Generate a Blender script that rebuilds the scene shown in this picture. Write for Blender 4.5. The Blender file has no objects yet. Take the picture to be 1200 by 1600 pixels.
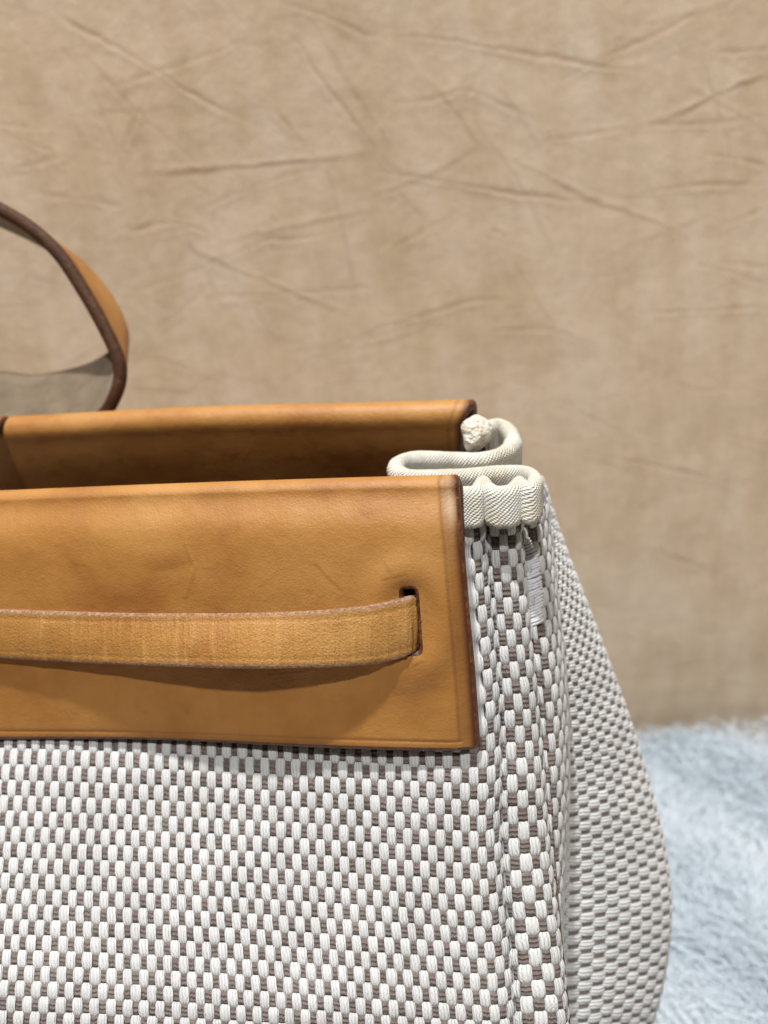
import bpy, math, random
import numpy as np
from mathutils import Matrix, Vector

rng = np.random.default_rng(7)
random.seed(7)
scene = bpy.context.scene
COL = scene.collection

# ------------------------------------------------------------------ camera
PITCH, ROLL, FPX = math.radians(28.0), math.radians(6.5), 1287.0
CAM = np.array([0.0, 0.0, 0.345])
_R0 = np.array([1.0, 0, 0])
_U0 = np.array([0, math.sin(PITCH), math.cos(PITCH)])
FWD = np.array([0, math.cos(PITCH), -math.sin(PITCH)])
RGT = math.cos(ROLL) * _R0 - math.sin(ROLL) * _U0
UPV = math.sin(ROLL) * _R0 + math.cos(ROLL) * _U0
cd = bpy.data.cameras.new("camera")
cam = bpy.data.objects.new("camera", cd)
COL.objects.link(cam)
m = Matrix.Identity(4)
for r in range(3):
    m[r][0], m[r][1], m[r][2], m[r][3] = RGT[r], UPV[r], -FWD[r], CAM[r]
cam.matrix_world = m
cd.sensor_fit = 'HORIZONTAL'
cd.sensor_width = 36.0
cd.lens = 36.0 * FPX / 1200.0
cd.clip_start, cd.clip_end = 0.01, 50.0
cd.dof.use_dof = True
cd.dof.focus_distance = 0.2125
cd.dof.aperture_fstop = 11.0
scene.camera = cam

# ------------------------------------------------------------------ world, lamps, exposure
w = bpy.data.worlds.new("World")
scene.world = w
w.use_nodes = True
bg = w.node_tree.nodes["Background"]
bg.inputs[0].default_value = (0.80, 0.90, 1.0, 1)
bg.inputs[1].default_value = 0.035


def spot_lamp(name, loc, target, power, size, color):
    ld = bpy.data.lights.new(name, 'AREA')
    ld.shape = 'DISK'
    ld.size = size
    ld.energy = power
    ld.color = color
    o = bpy.data.objects.new(name, ld)
    COL.objects.link(o)
    o.location = loc
    d = Vector(target) - Vector(loc)
    o.rotation_euler = d.to_track_quat('-Z', 'Y').to_euler()
    return o


spot_lamp("ceiling_lamp", (-0.02, -0.66, 2.18), (0, .2, .2), 27.0, 0.09, (1.0, 0.99, 0.975))
spot_lamp("ceiling_lamp", (-0.10, 0.31, 2.30), (0, .2, .2), 49.0, 0.09, (1.0, 0.99, 0.975))

vs = scene.view_settings
vs.view_transform = 'Standard'
vs.look = 'None'
vs.exposure = 0.0
vs.gamma = 1.0
vs.use_curve_mapping = False
scene.render.engine = 'CYCLES'
scene.cycles.max_bounces = 6
scene.cycles.diffuse_bounces = 4


# ------------------------------------------------------------------ helpers
def P(px, py, z):
    """a point seen at photo pixel (px, py), z metres along the view axis"""
    px, py, z = np.broadcast_arrays(np.asarray(px, float), np.asarray(py, float), np.asarray(z, float))
    d = FWD + ((px - 600) / FPX)[..., None] * RGT - ((py - 800) / FPX)[..., None] * UPV
    return CAM + z[..., None] * d


def on_plane(px, py, p0, n):
    px, py = np.broadcast_arrays(np.asarray(px, float), np.asarray(py, float))
    d = FWD + ((px - 600) / FPX)[..., None] * RGT - ((py - 800) / FPX)[..., None] * UPV
    t = ((p0 - CAM) @ n) / (d @ n)
    return CAM + t[..., None] * d


def nrm(a):
    return a / np.maximum(np.linalg.norm(a, axis=-1, keepdims=True), 1e-12)


def cr_w(t, n):
    """Catmull-Rom weights (len(t), n)"""
    t = np.clip(np.asarray(t, float).ravel(), 0, n - 1 - 1e-9)
    i = np.floor(t).astype(int)
    f = t - i
    W = np.zeros((len(t), n))
    c = [(-f + 2 * f**2 - f**3) / 2, (2 - 5 * f**2 + 3 * f**3) / 2, (f + 4 * f**2 - 3 * f**3) / 2, (-f**2 + f**3) / 2]
    rows = np.arange(len(t))
    for k in range(4):
        idx = i + k - 1
        lo, hi = idx < 0, idx > n - 1
        ok = ~(lo | hi)
        np.add.at(W, (rows[ok], idx[ok]), c[k][ok])
        if lo.any():
            np.add.at(W, (rows[lo], np.zeros(lo.sum(), int)), 2 * c[k][lo])
            np.add.at(W, (rows[lo], np.ones(lo.sum(), int)), -c[k][lo])
        if hi.any():
            np.add.at(W, (rows[hi], np.full(hi.sum(), n - 1)), 2 * c[k][hi])
            np.add.at(W, (rows[hi], np.full(hi.sum(), n - 2)), -c[k][hi])
    return W


def curve(pts, t):
    pts = np.asarray(pts, float)
    return cr_w(t, len(pts)) @ pts


def resample(pts, n=None, step=None, dense=600):
    q = curve(pts, np.linspace(0, len(pts) - 1, dense))
    s = np.concatenate([[0], np.cumsum(np.linalg.norm(np.diff(q, axis=0), axis=1))])
    if n is None:
        n = max(2, int(s[-1] / step) + 1)
    ss = np.linspace(0, s[-1], n)
    return np.stack([np.interp(ss, s, q[:, k]) for k in range(q.shape[1])], 1)


class Surf:
    def __init__(self, net):
        self.net = np.asarray(net, float)
        self.nu, self.nv = self.net.shape[:2]

    def at(self, u, v):
        u, v = np.broadcast_arrays(np.asarray(u, float), np.asarray(v, float))
        sh = u.shape
        u, v = u.ravel(), v.ravel()
        out = np.empty((len(u), 3))
        for a in range(0, len(u), 60000):
            s = slice(a, a + 60000)
            tmp = np.einsum('mi,ijk->mjk', cr_w(u[s], self.nu), self.net)
            out[s] = np.einsum('mj,mjk->mk', cr_w(v[s], self.nv), tmp)
        return out.reshape(sh + (3,))

    def frame(self, u, v):
        e = 2e-3
        p = self.at(u, v)
        du = nrm(self.at(np.minimum(u + e, self.nu - 1), v) - self.at(np.maximum(u - e, 0), v))
        dv = nrm(self.at(u, np.minimum(v + e, self.nv - 1)) - self.at(u, np.maximum(v - e, 0)))
        n = nrm(np.cross(dv, du))
        return p, du, dv, n


def make_obj(name, verts, quads, mat, parent=None, uv=None, attrs=None, mats=None, midx=None, smooth=True):
    verts = np.ascontiguousarray(np.asarray(verts, np.float32).reshape(-1, 3))
    quads = np.ascontiguousarray(np.asarray(quads, np.int32))
    k = quads.shape[1]
    me = bpy.data.meshes.new(name)
    me.vertices.add(len(verts))
    me.vertices.foreach_set("co", verts.ravel())
    me.loops.add(quads.size)
    me.loops.foreach_set("vertex_index", quads.ravel())
    me.polygons.add(len(quads))
    me.polygons.foreach_set("loop_start", np.arange(0, quads.size, k, dtype=np.int32))
    me.polygons.foreach_set("loop_total", np.full(len(quads), k, np.int32))
    if midx is not None:
        me.polygons.foreach_set("material_index", np.asarray(midx, np.int32))
    me.polygons.foreach_set("use_smooth", np.full(len(quads), smooth))
    if uv is not None:
        l = me.uv_layers.new(name="UVMap")
        l.data.foreach_set("uv", np.asarray(uv, np.float32).reshape(-1, 2)[quads.ravel()].ravel())
    if attrs:
        for an, av in attrs.items():
            at = me.attributes.new(an, 'FLOAT', 'POINT')
            at.data.foreach_set("value", np.asarray(av, np.float32).ravel())
    me.update(calc_edges=True)
    me.validate()
    for mm in (mats or [mat]):
        me.materials.append(mm)
    o = bpy.data.objects.new(name, me)
    COL.objects.link(o)
    if parent is not None:
        o.parent = parent
        o.matrix_parent_inverse = Matrix.Translation(-Vector(parent.matrix_basis.translation)) if parent.parent is None else Matrix.Identity(4)
        if parent.parent is not None:
            o.matrix_parent_inverse = Matrix.Identity(4)
    return o


def grid_quads(n, m, close=False, off=0):
    i = np.arange(n - 1)[:, None]
    j = np.arange(m if close else m - 1)[None, :]
    j2 = (j + 1) % m
    q = np.stack([i * m + j, i * m + j2, (i + 1) * m + j2, (i + 1) * m + j], -1)
    return q.reshape(-1, 4) + off


def tag(o, label=None, cat=None, kind=None):
    if label:
        o["label"] = label
    if cat:
        o["category"] = cat
    if kind:
        o["kind"] = kind
    return o


# ------------------------------------------------------------------ materials
class NT:
    def __init__(self, name):
        self.mat = bpy.data.materials.new(name)
        self.mat.use_nodes = True
        self.t = self.mat.node_tree
        self.b = self.t.nodes["Principled BSDF"]

    def n(self, typ, **kw):
        nd = self.t.nodes.new(typ)
        for k, v in kw.items():
            if k.startswith("i_"):
                nd.inputs[k[2:].replace("_", " ")].default_value = v
            else:
                setattr(nd, k, v)
        return nd

    def l(self, a, b):
        self.t.links.new(a, b)

    def coords(self, scale=(1, 1, 1), kind="Object"):
        tc = self.n("ShaderNodeTexCoord")
        mp = self.n("ShaderNodeMapping")
        mp.inputs["Scale"].default_value = scale
        self.l(tc.outputs[kind], mp.inputs["Vector"])
        return mp.outputs["Vector"]

    def noise(self, vec, scale, detail=3, rough=.55):
        nd = self.n("ShaderNodeTexNoise")
        nd.inputs["Scale"].default_value = scale
        nd.inputs["Detail"].default_value = detail
        nd.inputs["Roughness"].default_value = rough
        self.l(vec, nd.inputs["Vector"])
        return nd.outputs["Fac"]

    def ramp(self, fac, stops):
        r = self.n("ShaderNodeValToRGB")
        el = r.color_ramp.elements
        while len(el) < len(stops):
            el.new(0.5)
        for e, (p, c) in zip(el, stops):
            e.position = p
            e.color = (*c, 1) if len(c) == 3 else c
        self.l(fac, r.inputs["Fac"])
        return r.outputs["Color"]

    def mix(self, fac, a, b, blend='MIX'):
        nd = self.n("ShaderNodeMix", data_type='RGBA', blend_type=blend)
        for sock, v in ((nd.inputs[0], fac), (nd.inputs[6], a), (nd.inputs[7], b)):
            if hasattr(v, "is_output") or isinstance(v, bpy.types.NodeSocket):
                self.l(v, sock)
            elif isinstance(v, (int, float)):
                sock.default_value = v
            else:
                sock.default_value = (*v, 1)
        return nd.outputs[2]

    def math(self, op, a, b=0.0):
        nd = self.n("ShaderNodeMath", operation=op)
        for sock, v in ((nd.inputs[0], a), (nd.inputs[1], b)):
            if isinstance(v, bpy.types.NodeSocket):
                self.l(v, sock)
            else:
                sock.default_value = v
        return nd.outputs[0]

    def attr(self, name):
        return self.n("ShaderNodeAttribute", attribute_name=name).outputs["Fac"]

    def bump(self, h, dist, strength=1.0, prev=None):
        nd = self.n("ShaderNodeBump")
        nd.inputs["Distance"].default_value = dist
        nd.inputs["Strength"].default_value = strength
        self.l(h, nd.inputs["Height"])
        if prev is not None:
            self.l(prev, nd.inputs["Normal"])
        return nd.outputs["Normal"]

    def out(self, color=None, normal=None, rough=None, spec=None, sheen=None):
        if color is not None:
            if isinstance(color, bpy.types.NodeSocket):
                self.l(color, self.b.inputs["Base Color"])
            else:
                self.b.inputs["Base Color"].default_value = (*color, 1)
        if normal is not None:
            self.l(normal, self.b.inputs["Normal"])
        if rough is not None:
            if isinstance(rough, bpy.types.NodeSocket):
                self.l(rough, self.b.inputs["Roughness"])
            else:
                self.b.inputs["Roughness"].default_value = rough
        if spec is not None:
            self.b.inputs["Specular IOR Level"].default_value = spec
        if sheen is not None:
            self.b.inputs["Sheen Weight"].default_value = sheen
            self.b.inputs["Sheen Roughness"].default_value = .5
        return self.mat


def leather_mat(name, base, dark, light, grain=1.0, creases=0.0):
    t = NT(name)
    v = t.coords()
    big = t.noise(v, 28, 4, .6)
    col = t.ramp(big, [(.30, dark), (.52, base), (.75, light)])
    sp = t.noise(v, 170, 4, .7)
    col = t.mix(t.ramp(sp, [(.56, (0, 0, 0)), (.74, (.32, .32, .32))]), col, dark)
    fine = t.noise(v, 2200, 2, .6)
    col = t.mix(t.math('MULTIPLY', fine, .22), col, (dark[0] * .8, dark[1] * .75, dark[2] * .7))
    st = t.attr("stain")
    col = t.mix(st, col, (dark[0] * .62, dark[1] * .5, dark[2] * .45))
    pale = t.attr("pale")
    pn = t.noise(v, 900, 3, .7)
    col = t.mix(t.math('MULTIPLY', pale, t.math('MULTIPLY', pn, 1.5)), col, (.62, .45, .30))
    ed = t.attr("edge")
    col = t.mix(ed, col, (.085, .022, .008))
    vo = t.n("ShaderNodeTexVoronoi", feature='DISTANCE_TO_EDGE')
    vo.inputs["Scale"].default_value = 1150
    t.l(v, vo.inputs["Vector"])
    h = t.math('ADD', t.math('MULTIPLY', vo.outputs["Distance"], .6), t.math('MULTIPLY', t.noise(v, 1500, 3), .9))
    nb = t.bump(h, .00016 * grain, .7)
    nb = t.bump(t.noise(v, 90, 3), .0011, .5, nb)
    if creases:
        u = t.coords((1, .12, 1), "UV")
        cr = t.noise(u, 420, 3, .6)
        nb = t.bump(cr, .0006 * creases, .9, nb)
        col = t.mix(t.ramp(cr, [(.52, (0, 0, 0)), (.7, (.5, .5, .5))]), col, light)
    rg = t.math('ADD', .40, t.math('MULTIPLY', sp, .25))
    return t.out(col, nb, rg, .42)


def edge_mat():
    t = NT("burnished leather edge")
    v = t.coords()
    c = t.ramp(t.noise(v, 420, 4, .7), [(.30, (.050, .014, .006)), (.52, (.115, .036, .014)), (.72, (.24, .095, .036))])
    nb = t.bump(t.noise(v, 900, 4, .7), .0005, .8)
    return t.out(c, nb, .42, .5)


def raw_edge_mat():
    t = NT("raw fibrous leather edge")
    v = t.coords()
    c = t.ramp(t.noise(v, 900, 5, .8), [(.32, (.20, .09, .045)), (.5, (.40, .23, .13)), (.68, (.66, .48, .34))])
    nb = t.bump(t.noise(v, 1600, 4, .8), .0007, .9)
    return t.out(c, nb, .75, .25)


def suede_mat():
    t = NT("flesh side of leather")
    v = t.coords()
    c = t.ramp(t.noise(v, 120, 4, .65), [(.3, (.14, .105, .066)), (.7, (.22, .17, .115))])
    return t.out(c, t.bump(t.noise(v, 1500, 3), .0003, .6), .85, .2, .2)


def yarn_mat(name, c0, c1, c2, su, sv, dist, strands=0, twist=0.0, rdist=.0003):
    t = NT(name)
    oi = t.n("ShaderNodeObjectInfo")
    uv = t.coords((su, sv, 1), "UV")
    fib = t.noise(uv, 1.0, 3, .65)
    if strands:
        sx = t.n("ShaderNodeSeparateXYZ")
        t.l(t.coords((1, 1, 1), "UV"), sx.inputs[0])
        ph = t.math('ADD', t.math('MULTIPLY', sx.outputs[1], 2 * math.pi * strands), t.math('MULTIPLY', sx.outputs[0], twist))
        wob = t.math('MULTIPLY', t.noise(t.coords((3, 2, 1), "UV"), 1.0, 2), 5.0)
        rope = t.math('ABSOLUTE', t.math('SINE', t.math('MULTIPLY', t.math('ADD', ph, wob), .5)))
    v = t.coords()
    blot = t.noise(v, 60, 3, .6)
    col = t.ramp(t.math('ADD', t.math('MULTIPLY', fib, .6), t.math('MULTIPLY', blot, .4)), [(.30, c0), (.5, c1), (.72, c2)])
    hs = t.n("ShaderNodeHueSaturation")
    t.l(t.math('ADD', .95, t.math('MULTIPLY', oi.outputs["Random"], .10)), hs.inputs["Value"])
    t.l(col, hs.inputs["Color"])
    nb = t.bump(fib, dist, .9)
    if strands:
        nb = t.bump(rope, rdist, 1.0, nb)
    nb = t.bump(t.noise(v, 2400, 3, .7), .00015, .6, nb)
    return t.out(hs.outputs["Color"], nb, .85, .07, .25)


LEATHER = leather_mat("vegetable tanned leather", (.465, .213, .050), (.35, .138, .029), (.55, .278, .080))
STRAPLEATHER = leather_mat("creased strap leather", (.50, .245, .060), (.40, .170, .038), (.60, .33, .105), 2.6, 1.6)
EDGE = edge_mat()
def flat_leather(name, a, b):
    t = NT(name)
    v = t.coords()
    return t.out(t.ramp(t.noise(v, 300, 4, .7), [(.3, a), (.7, b)]), t.bump(t.noise(v, 700, 4, .7), .0006, .8), .6, .3)


LINING = flat_leather("brown leather lining", (.10, .038, .014), (.17, .07, .026))
DARKEDGE = flat_leather("dark brown handle edge", (.040, .013, .004), (.105, .038, .012))
RAWEDGE = raw_edge_mat()
SUEDE = suede_mat()
WHITE = yarn_mat("off-white cotton yarn", (.585, .58, .56), (.715, .715, .70), (.79, .79, .78), 2.2, 34, .00018, 8, 1.6, .00022)
BROWN = yarn_mat("taupe cotton yarn", (.105, .082, .071), (.20, .160, .141), (.31, .256, .230), 6.0, 10, .00012, 9, .6, .00034)


def backing_mat():
    t = NT("canvas backing")
    v = t.coords()
    return t.out(t.ramp(t.noise(v, 800, 3), [(.3, (.09, .065, .052)), (.7, (.17, .13, .11))]), None, .9, .1)


BACKING = backing_mat()


def tape_mat():
    t = NT("cream twill tape")
    uv = t.coords((1, 1, 1), "UV")
    # fine diagonal cords of the twill, uv in millimetres
    wv = t.n("ShaderNodeTexWave", wave_type='BANDS', bands_direction='X')
    mp = t.n("ShaderNodeMapping")
    mp.inputs["Rotation"].default_value = (0, 0, math.radians(38))
    t.l(uv, mp.inputs["Vector"])
    t.l(mp.outputs["Vector"], wv.inputs["Vector"])
    wv.inputs["Scale"].default_value = .44
    wv.inputs["Distortion"].default_value = 2.2
    wv.inputs["Detail"].default_value = 2
    wv.inputs["Detail Scale"].default_value = 2.0
    wv2 = t.n("ShaderNodeTexWave", wave_type='BANDS', bands_direction='Y')
    t.l(mp.outputs["Vector"], wv2.inputs["Vector"])
    wv2.inputs["Scale"].default_value = .55
    wv2.inputs["Distortion"].default_value = 2.2
    wv2.inputs["Detail"].default_value = 2
    v = t.coords()
    blot = t.noise(v, 110, 4, .65)
    c = t.ramp(blot, [(.35, (.70, .64, .50)), (.52, (.78, .755, .67)), (.7, (.82, .81, .76))])
    h = t.math('ADD', wv.outputs["Fac"], t.math('MULTIPLY', wv2.outputs["Fac"], .5))
    c = t.mix(t.ramp(h, [(.1, (.55, .55, .55)), (.6, (0, 0, 0))]), c, (.52, .48, .40))
    nb = t.bump(h, .00028, .9)
    nb = t.bump(t.noise(v, 2600, 3, .7), .00012, .6, nb)
    return t.out(c, nb, .8, .2, .15)


TAPE = tape_mat()


def knot_mat():
    t = NT("bunched cotton tape end")
    v = t.coords()
    vo = t.n("ShaderNodeTexVoronoi")
    vo.inputs["Scale"].default_value = 900
    t.l(v, vo.inputs["Vector"])
    c = t.ramp(t.noise(v, 260, 4, .7), [(.35, (.62, .52, .36)), (.52, (.76, .72, .62)), (.7, (.81, .79, .72))])
    nb = t.bump(t.math('SUBTRACT', 1.0, vo.outputs["Distance"]), .0006, .9)
    nb = t.bump(t.noise(v, 300, 4, .7), .0022, .9, nb)
    return t.out(c, nb, .85, .1, .2)


KNOT = knot_mat()


def backdrop_mat():
    t = NT("crumpled beige cloth")
    v = t.coords()
    vs_ = t.coords((1, 1, .35))
    patch = t.noise(vs_, 40, 5, .66)
    c = t.ramp(patch, [(.34, (.635, .475, .305)), (.50, (.725, .557, .384)), (.66, (.785, .63, .468))])
    p2 = t.noise(vs_, 75, 4, .7)
    c = t.mix(t.ramp(p2, [(.50, (0, 0, 0)), (.72, (.30, .30, .30))]), c, (.57, .415, .25))
    p3 = t.noise(v, 14, 3, .6)
    c = t.mix(t.ramp(p3, [(.58, (0, 0, 0)), (.75, (.4, .4, .4))]), c, (.65, .445, .295))
    st = t.coords((420, 420, 60))
    fine = t.noise(st, 1.0, 3, .6)
    c = t.mix(t.math('MULTIPLY', fine, .25), c, (.63, .54, .43))
    sp = t.noise(v, 240, 3, .7)
    c = t.mix(t.ramp(sp, [(.66, (0, 0, 0)), (.78, (.55, .55, .55))]), c, (.64, .55, .43))
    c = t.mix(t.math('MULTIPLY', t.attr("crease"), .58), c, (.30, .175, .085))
    nb = t.bump(t.noise(st, 1.0, 2), .0002, .5)
    nb = t.bump(t.noise(v, 60, 4, .6), .0016, .5, nb)
    return t.out(c, nb, .8, .2, .25)


BACKDROP = backdrop_mat()


def fur_mat():
    t = NT("pale blue-white fur")
    at = t.attr("tone")
    c = t.ramp(at, [(0, (.45, .525, .595)), (.5, (.575, .65, .71)), (1, (.69, .755, .81))])
    return t.out(c, None, .6, .2, .3)


FUR = fur_mat()

# ------------------------------------------------------------------ backdrop cloth (wall sweeping onto the table)
WY = 0.380
TILT = math.tan(math.radians(6))   # the backdrop leans back
TZ = -0.054                     # height of the table top
creases = [
    ([(75, 8), (115, 38), (150, 55), (200, 85), (250, 115), (300, 145), (350, 172), (400, 192)], 1.0),
    ([(430, 0), (500, 22), (550, 45), (600, 62)], .8),
    ([(600, 62), (650, 58), (720, 66), (790, 80), (870, 90), (940, 104), (1005, 113)], 1.0),
    ([(425, 45), (370, 70), (300, 95), (220, 120), (130, 160)], .55),
    ([(425, 47), (465, 65), (500, 120), (540, 170), (585, 230), (640, 300)], .75),
    ([(425, 160), (450, 195), (485, 238)], .6),
    ([(205, 268), (300, 262), (400, 255), (500, 246), (585, 236)], -1.0),
    ([(300, 330), (380, 298), (460, 270), (520, 255)], .5),
    ([(580, 268), (660, 277), (720, 288), (790, 300), (850, 308), (900, 315), (950, 318)], 1.1),
    ([(360, 380), (420, 375), (480, 370), (520, 362)], .9),
    ([(340, 376), (450, 352), (520, 338), (600, 325)], -.6),
    ([(1110, 5), (1060, 35), (1000, 65), (950, 85), (870, 130)], .9),
    ([(1000, 196), (1060, 172), (1130, 140), (1210, 105)], -1.1),
    ([(830, 224), (900, 212), (1000, 198), (1100, 192), (1210, 180)], .7),
    ([(1100, 240), (1150, 248), (1210, 262)], .9),
    ([(960, 312), (1000, 308), (1050, 294), (1120, 288), (1210, 290)], .9),
    ([(780, 235), (850, 270), (920, 305), (1000, 335), (1060, 360), (1090, 375)], -.8),
    ([(1210, 320), (1150, 345), (1090, 368)], .6),
    ([(1115, 82), (1170, 80), (1210, 74)], .8),
    ([(600, 160), (640, 158), (690, 150), (730, 142), (790, 165), (845, 190)], .75),
    ([(670, 120), (700, 155), (740, 205), (770, 240)], -.6),
    ([(-20, 190), (20, 195), (60, 202)], .7),
    ([(-20, 205), (50, 225), (85, 245), (-20, 270)], .6),
    ([(180, 250), (215, 180), (240, 120)], .45),
    ([(180, 368), (250, 348), (300, 355), (340, 370)], .8),
    ([(255, 350), (320, 395), (400, 430), (460, 455), (530, 480), (560, 490)], -.7),
    ([(315, 466), (380, 463), (450, 458), (600, 448)], .65),
    ([(440, 553), (500, 545), (560, 525), (620, 505), (700, 480), (760, 468), (850, 470)], .8),
    ([(520, 552), (600, 530), (680, 505)], -.4),
    ([(745, 518), (800, 515), (850, 512), (890, 525), (930, 540)], .7),
    ([(395, 470), (410, 505), (440, 540)], .5),
    ([(235, 555), (300, 580), (350, 605)], .5),
    ([(1000, 488), (1080, 485), (1210, 478)], .8),
    ([(1080, 410), (1140, 425), (1210, 448)], .6),
    ([(880, 700), (960, 715), (1030, 728), (1100, 745), (1150, 760)], .9),
    ([(980, 845), (1050, 870), (1120, 895), (1170, 912)], .7),
    ([(600, 390), (660, 362), (720, 328)], .55),
    ([(765, 358), (795, 372)], .8),
    ([(50, 298), (110, 310), (160, 315), (200, 330)], .6),
    ([(620, 295), (640, 320), (665, 345)], .4),
    ([(695, 172), (735, 140), (750, 100)], .4),
    ([(860, 620), (920, 650), (1000, 690)], .4),
    ([(1020, 590), (1100, 610), (1200, 600)], .4),
    ([(40, 430), (90, 445), (130, 470)], .4),
    ([(300, 600), (350, 590), (420, 600)], .3),
]

for _ in range(44):
    x0, y0 = rng.uniform(-20, 1180), rng.uniform(-20, 1080)
    a0 = rng.choice([rng.normal(.15, .25), rng.normal(-.35, .3), rng.normal(1.0, .3)])
    l0 = rng.uniform(110, 330)
    b0 = rng.normal(0, .12)
    creases.append(([(x0, y0), (x0 + l0 * .5 * math.cos(a0), y0 + l0 * .5 * math.sin(a0)),
                     (x0 + l0 * (.5 * math.cos(a0) + .5 * math.cos(a0 + b0)), y0 + l0 * (.5 * math.sin(a0) + .5 * math.sin(a0 + b0)))],
                    float(rng.choice([1, -1]) * rng.uniform(.18, .5))))


def build_backdrop():
    def axis(lo, f0, f1, hi, fine, coarse):
        a = np.arange(lo, f0, coarse)
        b = np.arange(f0, f1, fine)
        c = np.arange(f1, hi + coarse, coarse)
        return np.concatenate([a, b, c])
    xs = axis(-1.0, -.29, .31, 1.0, .0009, .02)
    # arc-length axis running down the wall, round a fillet and forward along the table
    R = .012
    top = 1.1
    zs = axis(-top, -.46, .05, .08, .0009, .005)
    fl = np.concatenate([np.linspace(0, R * math.pi / 2, 8)[1:], R * math.pi / 2 + np.arange(.01, .9, .03)])
    ss = np.concatenate([zs[zs < -TZ - R], [-TZ - R]])
    X, S = np.meshgrid(xs, ss, indexing='ij')
    n0 = len(ss)
    H = np.zeros_like(X)
    C = np.zeros_like(X)
    pn = nrm(np.array([0, -1.0, TILT]))
    for k, (pl, a) in enumerate(creases):
        w3 = on_plane(*np.array(pl, float).T, np.array([0, WY, TZ]), pn)
        q = resample(np.stack([w3[:, 0], -w3[:, 2]], 1), step=.004)
        q += rng.normal(0, .00028, q.shape)
        mn, mx = q.min(0) - .012, q.max(0) + .012
        ii = np.where((xs > mn[0]) & (xs < mx[0]))[0]
        jj = np.where((ss > mn[1]) & (ss < mx[1]))[0]
        if len(ii) < 2 or len(jj) < 2:
            continue
        sub = np.ix_(ii, jj)
        xx, yy = X[sub], S[sub]
        best = np.full(xx.shape, 1e9)
        sgn = np.zeros(xx.shape)
        par = np.zeros(xx.shape)
        L = len(q) - 1
        for s in range(L):
            a0, b0 = q[s], q[s + 1]
            d = b0 - a0
            ll = d @ d
            t = np.clip(((xx - a0[0]) * d[0] + (yy - a0[1]) * d[1]) / ll, 0, 1)
            ex, ey = xx - a0[0] - t * d[0], yy - a0[1] - t * d[1]
            dd = np.hypot(ex, ey)
            up = dd < best
            sg = np.sign(d[0] * ey - d[1] * ex) * (1 if d[0] >= 0 else -1)
            best = np.where(up, dd, best)
            sgn = np.where(up, sg, sgn)
            par = np.where(up, (s + t) / L, par)
        fade = np.clip(np.minimum(par, 1 - par) * 4, 0, 1) ** .8
        fade *= .84 + .16 * np.sin(par * (11 + k % 7) + k * 1.7)
        wd = .0008 + .0003 * np.sin(par * 9 + k)
        d = best * sgn
        A = abs(a)
        if a > 0:
            prof = -1.0 * np.exp(-(d / wd) ** 2) + .75 * np.exp(-((d - 2.2 * wd) / (1.4 * wd)) ** 2) + .3 * np.exp(-(d / (5 * wd)) ** 2)
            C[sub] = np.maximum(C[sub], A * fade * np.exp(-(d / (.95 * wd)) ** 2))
        else:
            prof = 1.1 * np.exp(-(d / (1.2 * wd)) ** 2) - .5 * np.exp(-((d - 2.6 * wd) / (1.4 * wd)) ** 2)
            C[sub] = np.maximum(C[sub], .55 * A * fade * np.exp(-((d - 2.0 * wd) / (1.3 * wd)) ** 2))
        H[sub] += .00019 * A * fade * prof
    # broad soft undulation
    for _ in range(26):
        a = rng.uniform(0, math.pi)
        f = rng.uniform(25, 120)
        H += .02 / f ** 1.15 * .12 * np.sin((X * math.cos(a) + S * math.sin(a)) * f * 2 + rng.uniform(0, 6))
    Z = -S
    Y = WY - H + (Z - TZ) * TILT
    V = np.stack([X, Y, Z], -1)
    # fillet + table rows
    rows = []
    for f in fl:
        if f <= R * math.pi / 2 + 1e-9:
            th = f / R
            rows.append(np.stack([xs, np.full_like(xs, WY - R + R * math.cos(th)), np.full_like(xs, TZ + R - R * math.sin(th))], -1))
        else:
            rows.append(np.stack([xs, np.full_like(xs, WY - R - (f - R * math.pi / 2)), np.full_like(xs, TZ)], -1))
    V = np.concatenate([V, np.stack(rows, 1)], 1)
    C = np.concatenate([C, np.zeros((len(xs), len(fl)))], 1)
    o = make_obj("backdrop", V, grid_quads(V.shape[0], V.shape[1]), BACKDROP, attrs={"crease": C})
    tag(o, kind="structure")


build_backdrop()

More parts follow.
